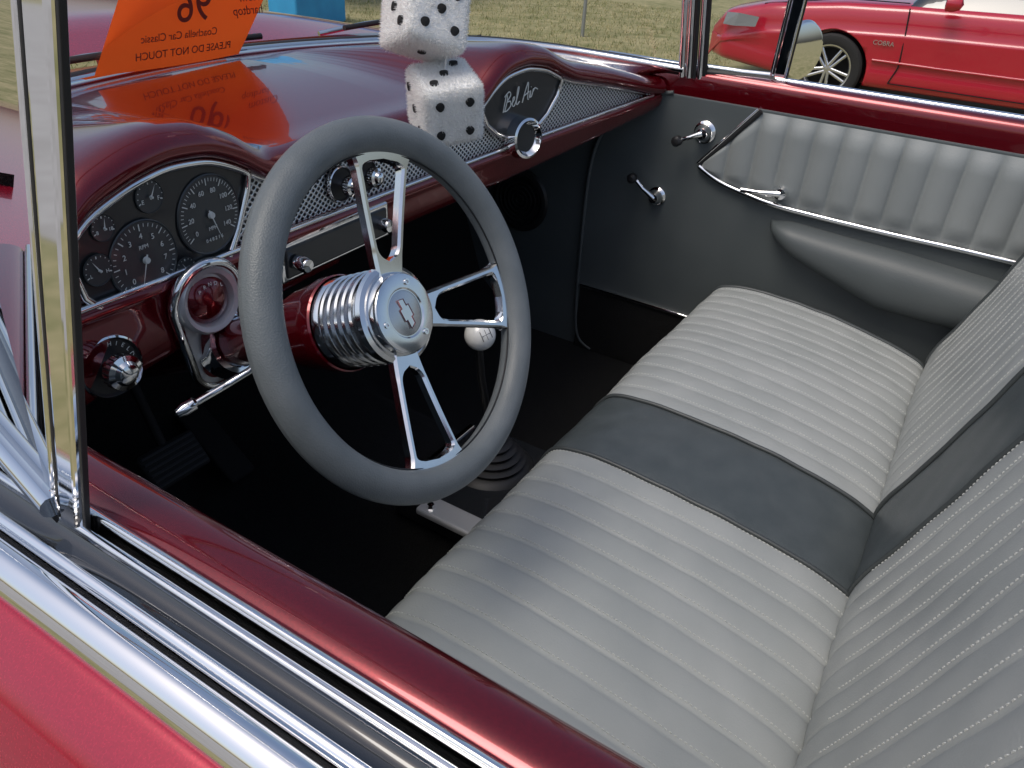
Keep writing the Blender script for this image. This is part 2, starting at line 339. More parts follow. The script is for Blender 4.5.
# ================================================================== DOOR PANELS
def door_panel(sx,par):
    X=.740
    out=[(-1.05,.27),(.70,.27),(.755,.30),(.772,.40),(.778,.62),(.775,.76),(.755,.84),(.715,.90),(.66,.935),(.60,.95),(-1.05,.95)]
    body=[tuple(p) for p in catmull(out[1:-1],6)]; body=[out[0]]+body+[out[-1]]
    v=[(sx*X,a,b) for a,b in body]+[(sx*(X+.02),a,b) for a,b in body]; n=len(body)
    f=[tuple(range(n)) if sx<0 else tuple(range(n))[::-1]]+[(i,(i+1)%n,n+(i+1)%n,n+i) for i in range(n)]
    o=mesh('door_card',v,f,'panel_dk',par,False)
    md=o.modifiers.new('b','BEVEL'); md.width=.005; md.segments=3; md.limit_method='ANGLE'
    tube('door_card_welt',[(sx*(X-.001),a,b) for a,b in body[3:-1]],.0045,'panel_dk',par)
    mesh('kick_carpet',[(sx*(X-.003),.765,.272),(sx*(X-.003),-.9,.272),(sx*(X-.003),-.9,.445),(sx*(X-.003),.765,.445)],[(0,1,2,3)],'carpet',par,False)
    bot=resample(catmull([(.512,.812),(.465,.790),(.415,.778),(.34,.766),(.25,.762),(.10,.760),(-.10,.760),(-.5,.752),(-1.0,.74)],10),560)
    P=[];w=.0555
    for a,b in bot:
        zt=.942 if a<.405 else .942-(a-.405)*(.942-.812)/(.512-.405)
        t=((a-.40)/w)%1; h=.0135*(abs(math.sin(math.pi*t))**.55)
        r=[]
        for s in np.linspace(0,1,14):
            e=min(s,1-s)*2; hh=h*min(1,e*3.2)+.001
            r.append((sx*(X-.001-hh),a,b*(1-s)+max(zt,b)*s))
        P.append(r)
    grid('pleated_insert',P,'panel_lt',par,flip=(sx>0))
    tube('lower_trim_strip',[(sx*(X-.008),a,b-.002) for a,b in bot],.0058,'chrome',par)
    tube('front_trim_strip',[(sx*(X-.006),.512,.812),(sx*(X-.006),.405,.944)],.005,'black',par)
    tube('front_trim_chrome',[(sx*(X-.008),.517,.816),(sx*(X-.008),.411,.948)],.003,'chrome',par)
    tube('bottom_trim_strip',[(sx*(X-.004),.765,.45),(sx*(X-.004),-.9,.45)],.005,'chrome',par)
    P=[]
    for s in np.linspace(0,1,60):
        y=.335-.66*s; e=math.sqrt(max(0,1-(1-min(1,s/.10))**2)); e*=(.80+.20*min(1,s/.4))
        e*=1 if s<.9 else math.sqrt(max(0,1-((s-.9)/.1)**2))
        zt=.742-.048*s; zb=.705-.095*min(1,s*2.6)**.7; cz=(zt+zb)/2; hz=(zt-zb)/2+.004; r=[]
        for a in np.linspace(-math.pi/2,math.pi/2,17):
            c=abs(math.cos(a))**.6; r.append((sx*(X+.001-.066*e*c),y,cz+hz*math.sin(a)*max(e,.3)))
        P.append(r)
    grid('armrest',P,'panel_dk',par,flip=(sx<0))
    nx=(-sx,0,0)
    def crank(y,z,y2,z2,nm,R=.019,knob=True):
        lathe(nm+'_escutcheon',[(0,0),(R*1.25,0),(R*1.25,.003),(R,.006),(R*.8,.012),(R*.75,.02),(R*.6,.026),(0,.028)],frame((sx*(X-.001),y,z),nx),'chrome',par,32)
        tube(nm+'_arm',[(sx*(X-.024),y,z),(sx*(X-.034),(y+y2)/2,(z+z2)/2),(sx*(X-.032),y2,z2)],.0055,'chrome',par,radii=[1.3,.9,1])
        if knob: lathe(nm+'_knob',[(0,0),(.008,0),(.011,.006),(.011,.018),(.007,.024),(0,.025)],frame((sx*(X-.030),y2,z2),nx),'black',par,24)
    crank(.515,.882,.560,.862,'window_crank')
    crank(.599,.722,.650,.762,'vent_crank',.017)
    crank(.325,.793,.405,.787,'door_handle',.019,False)
door_panel(1,pdoor); door_panel(-1,ddoor)
km=frame((.745,.965,.63),(-1,0,0))
sp=empty('kick_panel_speaker')
lathe('speaker_ring',[(.075,0),(.083,.004),(.078,.010),(.068,.012),(.066,.004),(0,.002)],km,'black',sp,40)
for k in range(5): lathe('speaker_rib_%d'%k,[(.012*k+.008,.004),(.012*k+.010,.008),(.012*k+.012,.004)],km,'under',sp,40)
om=empty('passenger_side_mirror')
mm=frame((.905,.386,1.045),(-.55,-1,.05))
lathe('mirror_head',[(0,.0),(.052,0.0),(.056,-.001),(.060,-.008),(.055,-.022),(.03,-.036),(0,-.04)],mm,'chrome',om,48)
tube('mirror_stalk',[(.905,.41,1.02),(.89,.42,.99),(.86,.42,.955)],.008,'chrome',om)
dm=empty('driver_side_mirror')
lathe('mirror_base',[(0,.030),(.012,.029),(.024,.022),(.031,.010),(.033,0)],frame((-.884,.350,.908),(-.95,0,.30)),'chrome',dm,40)
# ================================================================== DASHBOARD
dash=empty('dashboard')
ZO=[(-.74,.95),(-.64,.965),(-.60,.99),(-.565,1.018),(-.51,1.034),(-.465,1.040),(-.41,1.034),(-.365,1.014),(-.325,.986),(-.28,.982),(.08,.982),(.13,.992),(.165,1.02),(.20,1.038),(.26,1.045),(.32,1.036),(.37,1.016),(.41,1.003),(.55,.978),(.69,.948),(.74,.943)]
def yd(x): return .725-.07*(x/.7)**2
def zo(x): return float(interp_s(x,ZO,.012))
def zlo(x): return .913+.032*(x/.7)**2
def zbot(x): return .848+.055*max(0,x/.7)**2-.01*(x<-.2)
xs=np.linspace(-.73,.73,300)
P=[]
for x in xs:
    i=(x+.73)/1.46
    bi=base_c[min(120,int(round((.5+.5*math.copysign(abs(2*i-1)**1.25,2*i-1))*120)))]
    z=zo(x); F=np.array([x,yd(x)+.012,z+.034])
    row=[]
    for s in np.linspace(0,1,14):
        p=np.array(bi)*(1-s)+F*s
        zz=bi[2]*(1-s**1.2)+F[2]*s**1.2; bump=.010*math.sin(math.pi*s); row.append((p[0],p[1],zz+bump*(1-abs(x)/.9)))
    Y=yd(x)
    for dy,dz in ((-.004,.0345),(-.016,.033),(-.026,.028),(-.033,.020),(-.035,.011),(-.032,.004),(-.024,.0),(-.008,-.001)): row.append((x,Y+dy,z+dz))
    P.append(row)
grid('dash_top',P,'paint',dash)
grid('mesh_trim_panel',[[(x,yd(x)-.009,zo(x)+.001),(x,yd(x)-.012,(zo(x)+zlo(x))/2),(x,yd(x)-.014,zlo(x)-.004)] for x in xs],'mesh',dash)
P=[]
for x in xs:
    Y=yd(x);z=zlo(x);zb=zbot(x); row=[]
    for y2,z2 in catmull([(Y-.008,z+.001),(Y-.022,z-.001),(Y-.028,z-.010),(Y-.026,z-.022),(Y-.020,zb+.008),(Y-.010,zb),(Y+.01,zb-.004),(Y+.10,zb-.01)],5): row.append((x,y2,z2))
    P.append(row)
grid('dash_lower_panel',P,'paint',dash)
grid('underdash_pan',[[(x,yd(x)+.09,.845),(x,1.12,.86)] for x in xs],'under',dash)
tube('trim_lower_chrome',[(x,yd(x)-.024,zlo(x)) for x in xs[8:-6]],.0035,'chrome',dash)
tube('trim_upper_chrome',[(x,yd(x)-.014,zo(x)-.0015) for x in xs[8:-6]],.0028,'chrome',dash)
tube('trim_tip_chrome',[(.69,yd(.69)-.016,zo(.69)),(.702,yd(.7)-.02,.946),(.69,yd(.69)-.024,zlo(.69))],.003,'chrome',dash)
def dplane(x,z,d): return (x,yd(x)-d-(z-.93)*.03,z)
def fan(x0,x1,low): return [(x,zo(x)-.004) for x in np.linspace(x0,x1,26)]+low
inst=empty('instrument_cluster')
lf=fan(-.582,-.355,[(-.360,.985),(-.380,.945),(-.398,.918),(-.43,.912),(-.48,.910),(-.53,.912),(-.565,.922),(-.583,.945),(-.589,.975)])
def fanplate(nm,pts,d,mat,par):
    c=(sum(p[0] for p in pts)/len(pts),sum(p[1] for p in pts)/len(pts)); v=[dplane(*c,d)]; K=6;n=len(pts)
    for k in range(1,K+1):
        for p in pts: s=k/K; v.append(dplane(c[0]+(p[0]-c[0])*s,c[1]+(p[1]-c[1])*s,d))
    f=[(0,1+(i+1)%n,1+i) for i in range(n)]
    for k in range(K-1):
        for i in range(n): a=1+k*n+i;b=1+k*n+(i+1)%n; f.append((a,b,b+n,a+n))
    return mesh(nm,v,f,mat,par)
fanplate('cluster_face',lf,.019,'dial',inst)
tube('cluster_bezel',[dplane(a,b,.022) for a,b in lf],.0042,'chrome',inst,closed=True)
def gauge(cx,cz,R,a0,a1,nt,labels,needle,par,tag,fs=.008):
    y=yd(cx)-.0235
    Mx=Matrix.Translation((cx,y,cz))@Matrix.Rotation(math.radians(5),4,'Z')@Matrix.Rotation(math.radians(90),4,'X')
    lathe(tag+'_face',[(0,.0),(R,.0),(R*1.03,.001),(R*1.06,.0)],Mx,'dial2',par,48)
    v=[];f=[]
    for i in range(nt+1):
        a=math.radians(a0+(a1-a0)*i/nt); l=.18 if i%5==0 else .09; w=.0006 if i%5==0 else .00035
        c,s=math.cos(a),math.sin(a); o=len(v)
        for rr,ww in ((R*.96,w),(R*.96,-w),(R*(.96-l),-w),(R*(.96-l),w)): v.append(Mx@Vector((rr*c-ww*s,rr*s+ww*c,.0012)))
        f.append((o,o+1,o+2,o+3))
    mesh(tag+'_ticks',v,f,'tick',par,False)
    for i,t in enumerate(labels):
        a=math.radians(a0+(a1-a0)*i/(len(labels)-1)); text(tag+'_num_%d'%i,t,Mx@Matrix.Translation((R*.64*math.cos(a),R*.64*math.sin(a),.0013)),fs,'tick',par)
    a=math.radians(needle); c,s=math.cos(a),math.sin(a)
    mesh(tag+'_needle',[Mx@Vector(p) for p in ((-.15*R*c-.001*s,-.15*R*s+.001*c,.003),(-.15*R*c+.001*s,-.15*R*s-.001*c,.003),(.85*R*c,.85*R*s,.003))],[(0,1,2)],'tick',par,False)
    lathe(tag+'_hub',[(0,.005),(R*.08,.005),(R*.1,.002)],Mx,'tick',par,16)
gauge(-.510,.956,.038,225,-45,30,list("012345678"),-110,inst,'tachometer')
gauge(-.418,.974,.041,215,-35,40,['0','20','40','60','80','100','120','140'],-70,inst,'speedometer',.0075)
gauge(-.490,1.014,.0155,200,-20,10,['E','F'],60,inst,'fuel_gauge',.006)
gauge(-.462,.927,.013,200,-20,10,['C','H'],120,inst,'temperature_gauge',.005)
gauge(-.563,.965,.0145,200,-20,10,['L','H'],120,inst,'oil_gauge',.005)
gauge(-.548,1.001,.012,200,-20,10,['8','18'],80,inst,'volt_gauge',.005)
TX=lambda x,z,d=.0265:Matrix.Translation((x,yd(x)-d,z))@Matrix.Rotation(math.radians(5),4,'Z')@Matrix.Rotation(math.radians(90),4,'X')
text('label_mph','MPH',TX(-.418,.960),.006,'tick',inst); text('label_rpm','RPM',TX(-.510,.970),.006,'tick',inst); text('label_odo','0 4 8 2 1 6',TX(-.418,.948),.0055,'tick',inst)
rf=fan(.135,.372,[(.362,.985),(.335,.955),(.300,.935),(.262,.925),(.222,.93),(.185,.945),(.155,.965)])
gl=empty('passenger_dash_pod')
fanplate('pod_face',rf,.019,'dial',gl)
tube('pod_bezel',[dplane(a,b,.022) for a,b in rf],.0042,'chrome',gl,closed=True)
def pen(strokes,Mx,r,par,nm):
    for i,s in enumerate(strokes):
        tube('%s_%d'%(nm,i),[Mx@Vector((a+.18*b,b,0)) for a,b in catmull(s,6)],r,'tick',par,res=2)
SM=Matrix.Translation((.250,yd(.25)-.0255,.998))@Matrix.Rotation(math.radians(-4.1),4,'Z')@Matrix.Rotation(math.radians(90),4,'X')@Matrix.Rotation(.16,4,'Z')
Bs=.001
st=[[(-62,-14),(-58,4),(-54,20),(-50,8),(-56,-12),(-50,-14)],[(-60,16),(-46,22),(-40,14),(-50,4),(-40,2),(-38,-8),(-50,-14),(-62,-12)],
    [(-36,-6),(-28,0),(-26,6),(-31,5),(-32,-8),(-26,-12),(-20,-4),(-14,12),(-13,22),(-17,18),(-19,-6),(-15,-12),(-8,-8)],
    [(2,-14),(8,2),(18,22),(20,8),(20,-10),(24,-14)],[(6,-2),(24,2)],[(26,-12),(29,2),(29,-10),(34,-10),(39,3),(38,-2),(42,2),(46,3),(54,-2)],[(30.5,9),(31,9.5)]]
pen([[(a*Bs*.86,b*Bs*.80) for a,b in s] for s in st],SM,.00095,gl,'pod_script')
cf=frame((.250,yd(.258)-.030,.930),(-.25,-1,.1))
lathe('clock_bezel',[(0,.006),(.022,.006),(.026,.010),(.030,.018),(.034,.016),(.036,.0),(.036,-.01)],cf,'chrome',gl,48)
lathe('clock_face',[(0,.009),(.023,.009)],cf,'dial',gl,40)
def circ(cx,cz,r,a0,a1,n): return [(cx+r*math.cos(math.radians(a)),cz+r*math.sin(math.radians(a))) for a in np.linspace(a0,a1,n)]
td=circ(-.452,.893,.042,-5,185,26)+circ(-.438,.812,.038,190,350,22)
Bx=lambda d:(lambda p:(p[0],yd(-.44)-d+(.90-p[1])*.12,p[1]))
sb=empty('steering_column_bezel')
v=[Bx(.038)(p) for p in td]; mesh('bezel_plate',v,[tuple(range(len(v)))],'satin',sb,False)
tube('bezel_rim',[Bx(.040)(p) for p in td],.0058,'chrome',sb,closed=True)
td2=circ(-.441,.845,.023,0,180,16)+circ(-.438,.812,.027,180,360,18)
v=[Bx(.0405)(p) for p in td2]; mesh('bezel_inset',v,[tuple(range(len(v)))],'paint',sb,False)
c=Bx(.040)((-.452,.893)); fm=frame(c,(0,-1,.1))
lathe('indicator_ring',[(.0265,.0),(.030,.008),(.035,.010),(.038,.006),(.0385,.0)],fm,'satin',sb,48)
lathe('indicator_dome',[(0,.012),(.012,.0105),(.022,.006),(.027,.001)],fm,'paint',sb,40)
for i,ch in enumerate('PRNDL'):
    text('indicator_%s'%ch,ch,fm@Matrix.Translation((-.014+.007*i,.019-.0012*(i-2)**2,.0115)),.006,'tick',sb)
def knob(x,z,R,tag,d=.028,bez=True,txt=None):
    fm=frame((x,yd(x)-d,z),(0,-1,.05)); k=empty(tag)
    if bez: lathe('bezel',[(0,.001),(R*1.55,.001),(R*1.7,.003),(R*1.75,.0)],fm,'black',k,40)
    lathe('bezel_ring',[(R*1.65,.0),(R*1.7,.004),(R*1.8,.003),(R*1.85,-.001)],fm,'chrome',k,40)
    lathe('knob',[(R*.6,.0),(R*.6,.010),(R*.95,.013),(R,.018),(R*.98,.024),(R*.7,.026),(R*.55,.030),(R*.3,.032),(0,.0325)],fm,'chrome',k,40)
    for i in range(22):
        a=i*2*math.pi/22; tube('flute_%d'%i,[fm@Vector((R*math.cos(a),R*math.sin(a),.014)),fm@Vector((R*math.cos(a),R*math.sin(a),.023))],.0007,'black',k,res=1)
    if txt:
        for i,ch in enumerate(txt):
            a=math.radians(170-160*i/(len(txt)-1)); text('t%d'%i,ch,fm@Matrix.Translation((R*1.32*math.cos(a),R*1.32*math.sin(a),.0016))@Matrix.Rotation(a-math.pi/2,4,'Z'),.0062,'tick',k)
knob(-.575,.868,.018,'wiper_knob',.024,True,'WINDSHIELD')
knob(-.386,.868,.012,'ignition_switch')
knob(-.190,.948,.013,'heater_knob',.018); knob(-.140,.948,.013,'heater_knob',.018)
rad=empty('car_radio')
def onp(x,z,d): return Matrix.Translation((x,yd(x)-d,z))
box('radio_frame',(.215,.012,.052),onp(-.215,.880,.026)@Matrix.Rotation(.03,4,'Z'),'chrome',rad,.004,3)
box('radio_face',(.200,.012,.040),onp(-.215,.880,.029)@Matrix.Rotation(.03,4,'Z'),'dial',rad,.003,3)
for xx in (-.30,-.13): lathe('radio_knob_%d'%int(-xx*100),[(.009,0),(.010,.016),(.008,.02),(0,.021)],frame((xx,yd(xx)-.034,.880),(0,-1,0)),'chrome',rad,28)
# ================================================================== STEERING
O=Vector((-.425,.400,.948)); tl=math.radians(25)
ex=Vector((1,0,0)); ey=Vector((0,math.sin(tl),math.cos(tl))); ez=ex.cross(ey)
WM=Matrix((ex,ey,ez)).transposed().to_4x4(); WM.translation=O
sw=empty('steering_wheel')
RM,rt=.1615,.0163
P=[]
for i in range(180):
    a=2*math.pi*i/180; row=[]
    for j in range(25):
        b=2*math.pi*j/24
        g=1-.045*max(0,math.cos(b-math.pi))**6
        row.append(WM@Vector(((RM+rt*g*math.cos(b))*math.cos(a),(RM+rt*g*math.cos(b))*math.sin(a),rt*1.02*g*math.sin(b))))
    P.append(row)
grid('rim_grip',P,'wheelgrip',sw,closeu=True)
tube('rim_seam',[WM@Vector(((RM-rt*.985)*math.cos(a),(RM-rt*.985)*math.sin(a),0.001)) for a in np.linspace(0,2*math.pi,160)[:-1]],.0009,'black',sw,closed=True)
def spoke(ang):
    A=math.radians(ang); Rz=Matrix.Rotation(A,4,'Z')
    r0,r1=.030,.1490; s0,s1=.051,.1400
    for s in (-1,1):
        n=56; v=[]
        for k in range(n+1):
            r=r0+(r1-r0)*k/n; t=(r-r0)/(r1-r0)
            wo=.0155+.0200*t**1.1
            if r>s1-.012: wo+=.007*((r-(s1-.012))/(r1-s1+.012))**2
            if s0<r<s1:
                e=min((r-s0)/.014,(s1-r)/.010,1); wi=(wo-.0072)*math.sqrt(max(0,1-(1-e)**2))
            else: wi=0
            wi=max(wi,0.0); h=-.021+.019*t**1.3; th=.0050
            bv=min(.0026,(wo-wi)*.3)
            for dx,dz in ((wi,-th),(wo,-th),(wo,th-bv),(wo-bv,th),(wi+(bv if wi>0 else 0),th),(wi,th-(bv if wi>0 else 0))):
                v.append(WM@Rz@Vector((r,s*dx,h+dz)))
        f=[]
        for k in range(n):
            for j in range(6): a=k*6+j;b=k*6+(j+1)%6; f.append((a,b,b+6,a+6))
        f+=[(5,4,3,2,1,0),tuple(n*6+j for j in range(6))]
        if s<0: f=[q[::-1] for q in f]
        o=mesh('spoke_arm',v,f,'billet',sw,True); md=o.modifiers.new('e','EDGE_SPLIT'); md.split_angle=math.radians(22)
for a in (76,-14,-104): spoke(a)
HM=WM@Matrix.Translation((0,0,-.014))
lathe('hub_plate',[(0,-.012),(.046,-.012),(.048,-.009),(.047,-.004),(.043,-.002),(.040,-.003),(.039,.004),(.037,.007),(.033,.008),(.024,.0078),(.0225,.0065),(.0215,.0065)],HM,'billet',sw,72)
lathe('horn_button',[(0,.0080),(.010,.0078),(.018,.0070),(.0215,.0062)],HM,'alloy',sw,60)
bt=[(-.015,-.0035),(-.006,-.0035),(-.006,-.0065),(.006,-.0065),(.006,-.0035),(.015,-.0035),(.013,.0035),(.006,.0035),(.006,.0065),(-.006,.0065),(-.006,.0035),(-.013,.0035)]
plate('horn_badge',bt,HM@Matrix.Translation((0,0,.0078))@Matrix.Rotation(math.radians(-80),4,'Z'),.0008,'billet',sw)
tube('horn_badge_outline',[HM@Matrix.Rotation(math.radians(-80),4,'Z')@Vector((a,b,.0087)) for a,b in bt],.0005,'paint',sw,closed=True)
for k in range(3):
    a=math.radians(62+120*k); lathe('hub_screw_%d'%k,[(0,.0075),(.0014,.0075),(.0016,.0095),(.003,.0095),(.0032,.007)],HM@Matrix.Translation((.0295*math.cos(a),.0295*math.sin(a),0)),'chrome',sw,20)
prof=[(.040,-.012)]
h=-.014
for k in range(5):
    prof+=[(.038,h),(.038,h-.0030),(.0450,h-.0040),(.0460,h-.0065),(.0450,h-.0090)]; h-=.0100
prof+=[(.038,h),(.044,h-.002),(.046,h-.008),(.046,h-.012)]
lathe('finned_hub_adapter',prof,HM,'billet',sw,72)
hb=h-.012
col=empty('steering_column')
lathe('column_jacket',[(.0475,hb+.002),(.049,hb),(.049,hb-.014),(.047,hb-.020),(.043,hb-.05),(.037,hb-.075),(.0305,hb-.09),(.028,hb-.10),(.028,-.42),(.028,-.60)],HM,'paint',col,64)
lathe('column_collar',[(.030,-.262),(.036,-.262),(.038,-.268),(.038,-.276),(.042,-.284),(.030,-.288)],HM,'chrome',col,56)
ts=empty('turn_signal_lever')
tube('lever',[(-.436,.575,.857),(-.455,.600,.825),(-.49,.610,.815),(-.521,.620,.806)],.0045,'chrome',ts)
lathe('lever_tip',[(0,.022),(.006,.020),(.0085,.012),(.008,0),(.004,-.004)],frame((-.517,.619,.807),(-.95,.25,-.25)),'chrome',ts,24)
# ================================================================== SHIFTER, PEDALS
gs=empty('floor_shifter')
tube('shift_rod',[(.02,.575,.45),(.005,.575,.52),(-.03,.570,.62),(-.05,.565,.69)],.0065,'black',gs)
lathe('shift_knob',[(0,-.0245)]+[(.0245*math.cos(a),.0245*math.sin(a)) for a in np.linspace(-1.4,1.4,18)]+[(0,.0245)],frame((-.05,.563,.708),(-.35,-.45,.8)),'white',gs,48)
km=frame((-.05,.563,.708),(-.45,-.75,.45))
tube('shift_pattern',[km@Vector((a*.008,b*.008,.0242-abs(a*b)*.001)) for a,b in ((-1,1),(-1,-1),(-1,0),(0,0),(0,1),(0,-1),(0,0),(1,0),(1,1),(1,-1))],.0005,'black',gs,res=1)
bm=frame((.015,.570,.412),(0,0,1))
prof=[(.078,.0)]
for k in range(6): prof+=[(.072-.009*k,.006+.011*k),(.060-.009*k,.010+.011*k)]
prof+=[(.010,.078)]
lathe('rubber_boot',prof,bm,'black',gs,40)
box('shifter_plate',(.24,.21,.010),Matrix.Translation((-.010,.555,.408)),'blackgloss',gs,.004,3)
box('shifter_plate_side',(.045,.15,.014),Matrix.Translation((-.140,.530,.409)),'satin',gs,.005,3)
box('shifter_plate_front',(.20,.012,.014),Matrix.Translation((-.005,.664,.409)),'chrome',gs,.003,3)
box('shifter_plinth',(.25,.22,.040),Matrix.Translation((-.020,.555,.384)),'black',gs,.004,3)
for a,b in ((-.145,.475),(-.145,.585)): lathe('plate_bolt',[(0,.007),(.006,.006),(.008,.0)],frame((a,b,.416),(0,0,1)),'chrome',gs,6,False)
pd=empty('brake_pedal')
pm=frame((-.352,.95,.475),(0,-.75,.66))
box('pedal_pad',(.105,.065,.014),pm,'tyre',pd,.006,3)
for k in range(6): box('pad_rib_%d'%k,(.095,.004,.004),pm@Matrix.Translation((0,-.025+.01*k,.009)),'black',pd,.001)
tube('pedal_arm',[(-.352,.96,.47),(-.35,1.02,.60),(-.35,1.03,.85)],.008,'tyre',pd)
ap=empty('accelerator_pedal')
box('pedal_pad',(.055,.16,.012),frame((-.22,1.02,.40),(0,-.6,.8)),'under',ap,.005,3)
pk=empty('clutch_pedal')
box('pedal_pad',(.085,.06,.014),frame((-.50,.95,.475),(0,-.75,.66)),'tyre',pk,.006,3)
tube('pedal_arm',[(-.50,.96,.47),(-.50,1.02,.60),(-.50,1.03,.85)],.008,'tyre',pk)
# ================================================================== MIRROR + DICE
rv=empty('rear_view_mirror')
box('mirror_shell',(.24,.022,.06),frame((0,.63,1.375),(.0,-.2,1)),'chrome',rv,.009,4)
tube('mirror_stem',[(0,.64,1.39),(0,.69,1.43),(0,.755,1.475)],.006,'chrome',rv)
def die(c,rot,spots,E=.0395):
    R=rot.to_matrix(); par=empty('fuzzy_die')
    v=[];f=[];mi=[]; n=14; core_v=[];core_f=[]
    axes=[((1,0,0),(0,1,0),(0,0,1)),((-1,0,0),(0,0,1),(0,1,0)),((0,1,0),(0,0,1),(1,0,0)),((0,-1,0),(1,0,0),(0,0,1)),((0,0,1),(1,0,0),(0,1,0)),((0,0,-1),(0,1,0),(1,0,0))]
    def rc(p,r=.011):
        q=Vector([max(-E+r,min(E-r,a)) for a in p]); d=p-q
        return q+(d.normalized()*r if d.length>1e-9 else d), (d.normalized() if d.length>1e-9 else p.normalized())
    for ax,(N,U,V) in enumerate(axes):
        N,U,V=Vector(N),Vector(U),Vector(V); o=len(core_v)
        for i in range(n+1):
            for j in range(n+1):
                p=N*E+U*E*(2*i/n-1)+V*E*(2*j/n-1); core_v.append(Vector(c)+R@rc(p)[0])
        for i in range(n):
            for j in range(n): a=o+i*(n+1)+j; core_f.append((a,a+n+1,a+n+2,a+1))
    mesh('plush_body',core_v,core_f,'furbody',par)
    pip={1:[(0,0)],2:[(-.5,-.5),(.5,.5)],3:[(-.5,-.5),(0,0),(.5,.5)],4:[(-.5,-.5),(.5,.5),(-.5,.5),(.5,-.5)],5:[(-.5,-.5),(.5,.5),(-.5,.5),(.5,-.5),(0,0)],6:[(-.5,-.55),(-.5,0),(-.5,.55),(.5,-.55),(.5,0),(.5,.55)]}
    for ax,(N,U,V) in enumerate(axes):
        N,U,V=Vector(N),Vector(U),Vector(V)
        for k in range(4200):
            a,b=random.uniform(-1,1),random.uniform(-1,1)
            black=any((a-x)**2+(b-y)**2<.175**2 for x,y in pip[spots[ax]])
            if black: continue
            p,nn=rc(N*E+U*E*a+V*E*b)
            L=random.uniform(.002,.0058); w=.0005
            d=(nn+Vector([random.gauss(0,.36) for _ in range(3)])).normalized(); s=d.orthogonal().normalized(); s.rotate(Matrix.Rotation(random.uniform(0,6.28),3,d)); s*=w
            P0=Vector(c)+R@p; D=R@d; Sx=R@s; o=len(v); v+= [P0-Sx,P0+Sx,P0+D*L]; f.append((o,o+1,o+2)); mi.append(0)
        for x,y in pip[spots[ax]]:
            o=len(v); cpt=N*(E+.0030)+U*E*x+V*E*y; v.append(Vector(c)+R@(cpt+N*.001))
            for q in range(20): t=2*math.pi*q/20; rr=.0054*(1+.07*math.sin(3*t+x)); v.append(Vector(c)+R@(cpt+U*rr*math.cos(t)+V*rr*math.sin(t)))
            for q in range(20): t=2*math.pi*q/20; v.append(Vector(c)+R@(cpt-N*.004+U*.0056*math.cos(t)+V*.0056*math.sin(t)))
            for q in range(20):
                q2=(q+1)%20; f.append((o,o+1+q,o+1+q2)); mi.append(1); f.append((o+1+q,o+21+q,o+21+q2,o+1+q2)); mi.append(1)
    mesh('fur_strands',v,f,None,par,False,mats=['fur','furb'],mi=mi)
    return par
d1=die((-.082,.612,1.049),Euler((math.radians(16),math.radians(-8),math.radians(-36))),[4,3,5,4,3,6])
d2=die((-.088,.640,1.149),Euler((math.radians(-20),math.radians(16),math.radians(-28))),[2,3,5,5,6,1],.041)
tube('string',[(-.082,.612,1.09),(-.06,.62,1.20),(-.01,.635,1.355)],.0012,'white',d1)
tube('string',[(-.088,.640,1.188),(-.05,.64,1.28),(.01,.635,1.355)],.0012,'white',d2)
# ================================================================== ORANGE SIGN
sg=empty('paper_sign')
B0=Vector((-.262,1.085,1.035));B1=Vector((.008,1.100,1.035));T0=Vector((-.170,1.035,1.24));T1=Vector((.135,1.05,1.24))
P=[]
for u in np.linspace(0,1,24):
    row=[]
    for w in np.linspace(0,1,18):
        p=(B0*(1-u)+B1*u)*(1-w)+(T0*(1-u)+T1*u)*w; p=p+Vector((0,-.012*math.sin(math.pi*u)+.02*w*w*u,0)); row.append(tuple(p))
    P.append(row)
grid('card',P,'orange',sg)
X=(B0-B1).normalized(); Yv=(T0-B0).normalized(); Zn=X.cross(Yv).normalized(); Yv=Zn.cross(X)
def sgm(u,w,off=.016):
    p=(B0*(1-u)+B1*u)*(1-w)+(T0*(1-u)+T1*u)*w
    m=Matrix((X,Yv,Zn)).transposed().to_4x4(); m.translation=p+Vector((0,-off,0)); return m
text('number',"'96",sgm(.46,.40),.068,'ink',sg); text('line_a','Coachella Car Classic',sgm(.42,.215),.016,'ink',sg); text('line_b','PLEASE DO NOT TOUCH',sgm(.5,.10),.016,'ink',sg); text('line_c','Custom',sgm(.86,.44),.022,'ink',sg,shear=.3); text('line_d','hardtop',sgm(.85,.34),.020,'ink',sg,shear=.3); text('line_e','55',sgm(.5,.8),.07,'ink',sg)
# ================================================================== OUTSIDE
GZ=-.21
def grass_mat():
    m,nt,b=new_mat('grass'); S(b,Roughness=.95)
    tc=nt.nodes.new("ShaderNodeTexCoord"); r=nt.nodes.new("ShaderNodeValToRGB")
    n=nt.nodes.new("ShaderNodeTexNoise"); n.inputs['Scale'].default_value=2.2; n.inputs['Detail'].default_value=8; n.inputs['Roughness'].default_value=.75
    nt.links.new(tc.outputs['Object'],n.inputs['Vector']); nt.links.new(n.outputs['Fac'],r.inputs[0]); nt.links.new(r.outputs[0],b.inputs['Base Color'])
    e=r.color_ramp.elements; e[0].position=.36; e[0].color=(.15,.155,.05,1); e[1].position=.62; e[1].color=(.36,.31,.16,1)
    return m
M['grass']=grass_mat()
M['reflector']=varied('pale_reflector',(.30,.29,.27),(.38,.37,.35),3,(.9,1),detail=4)  # pale neutral tone for the added reflector sheet
M['blade1']=simple('grass_blade_green',(.16,.18,.05),.8); M['blade2']=simple('grass_blade_dry',(.44,.38,.20),.8)
fld=empty('grass_field')
P=[[(x,y,GZ) for y in np.linspace(-300,300,7)] for x in np.linspace(-300,300,7)]
grid('ground_sheet',P,'grass',fld,flip=False)
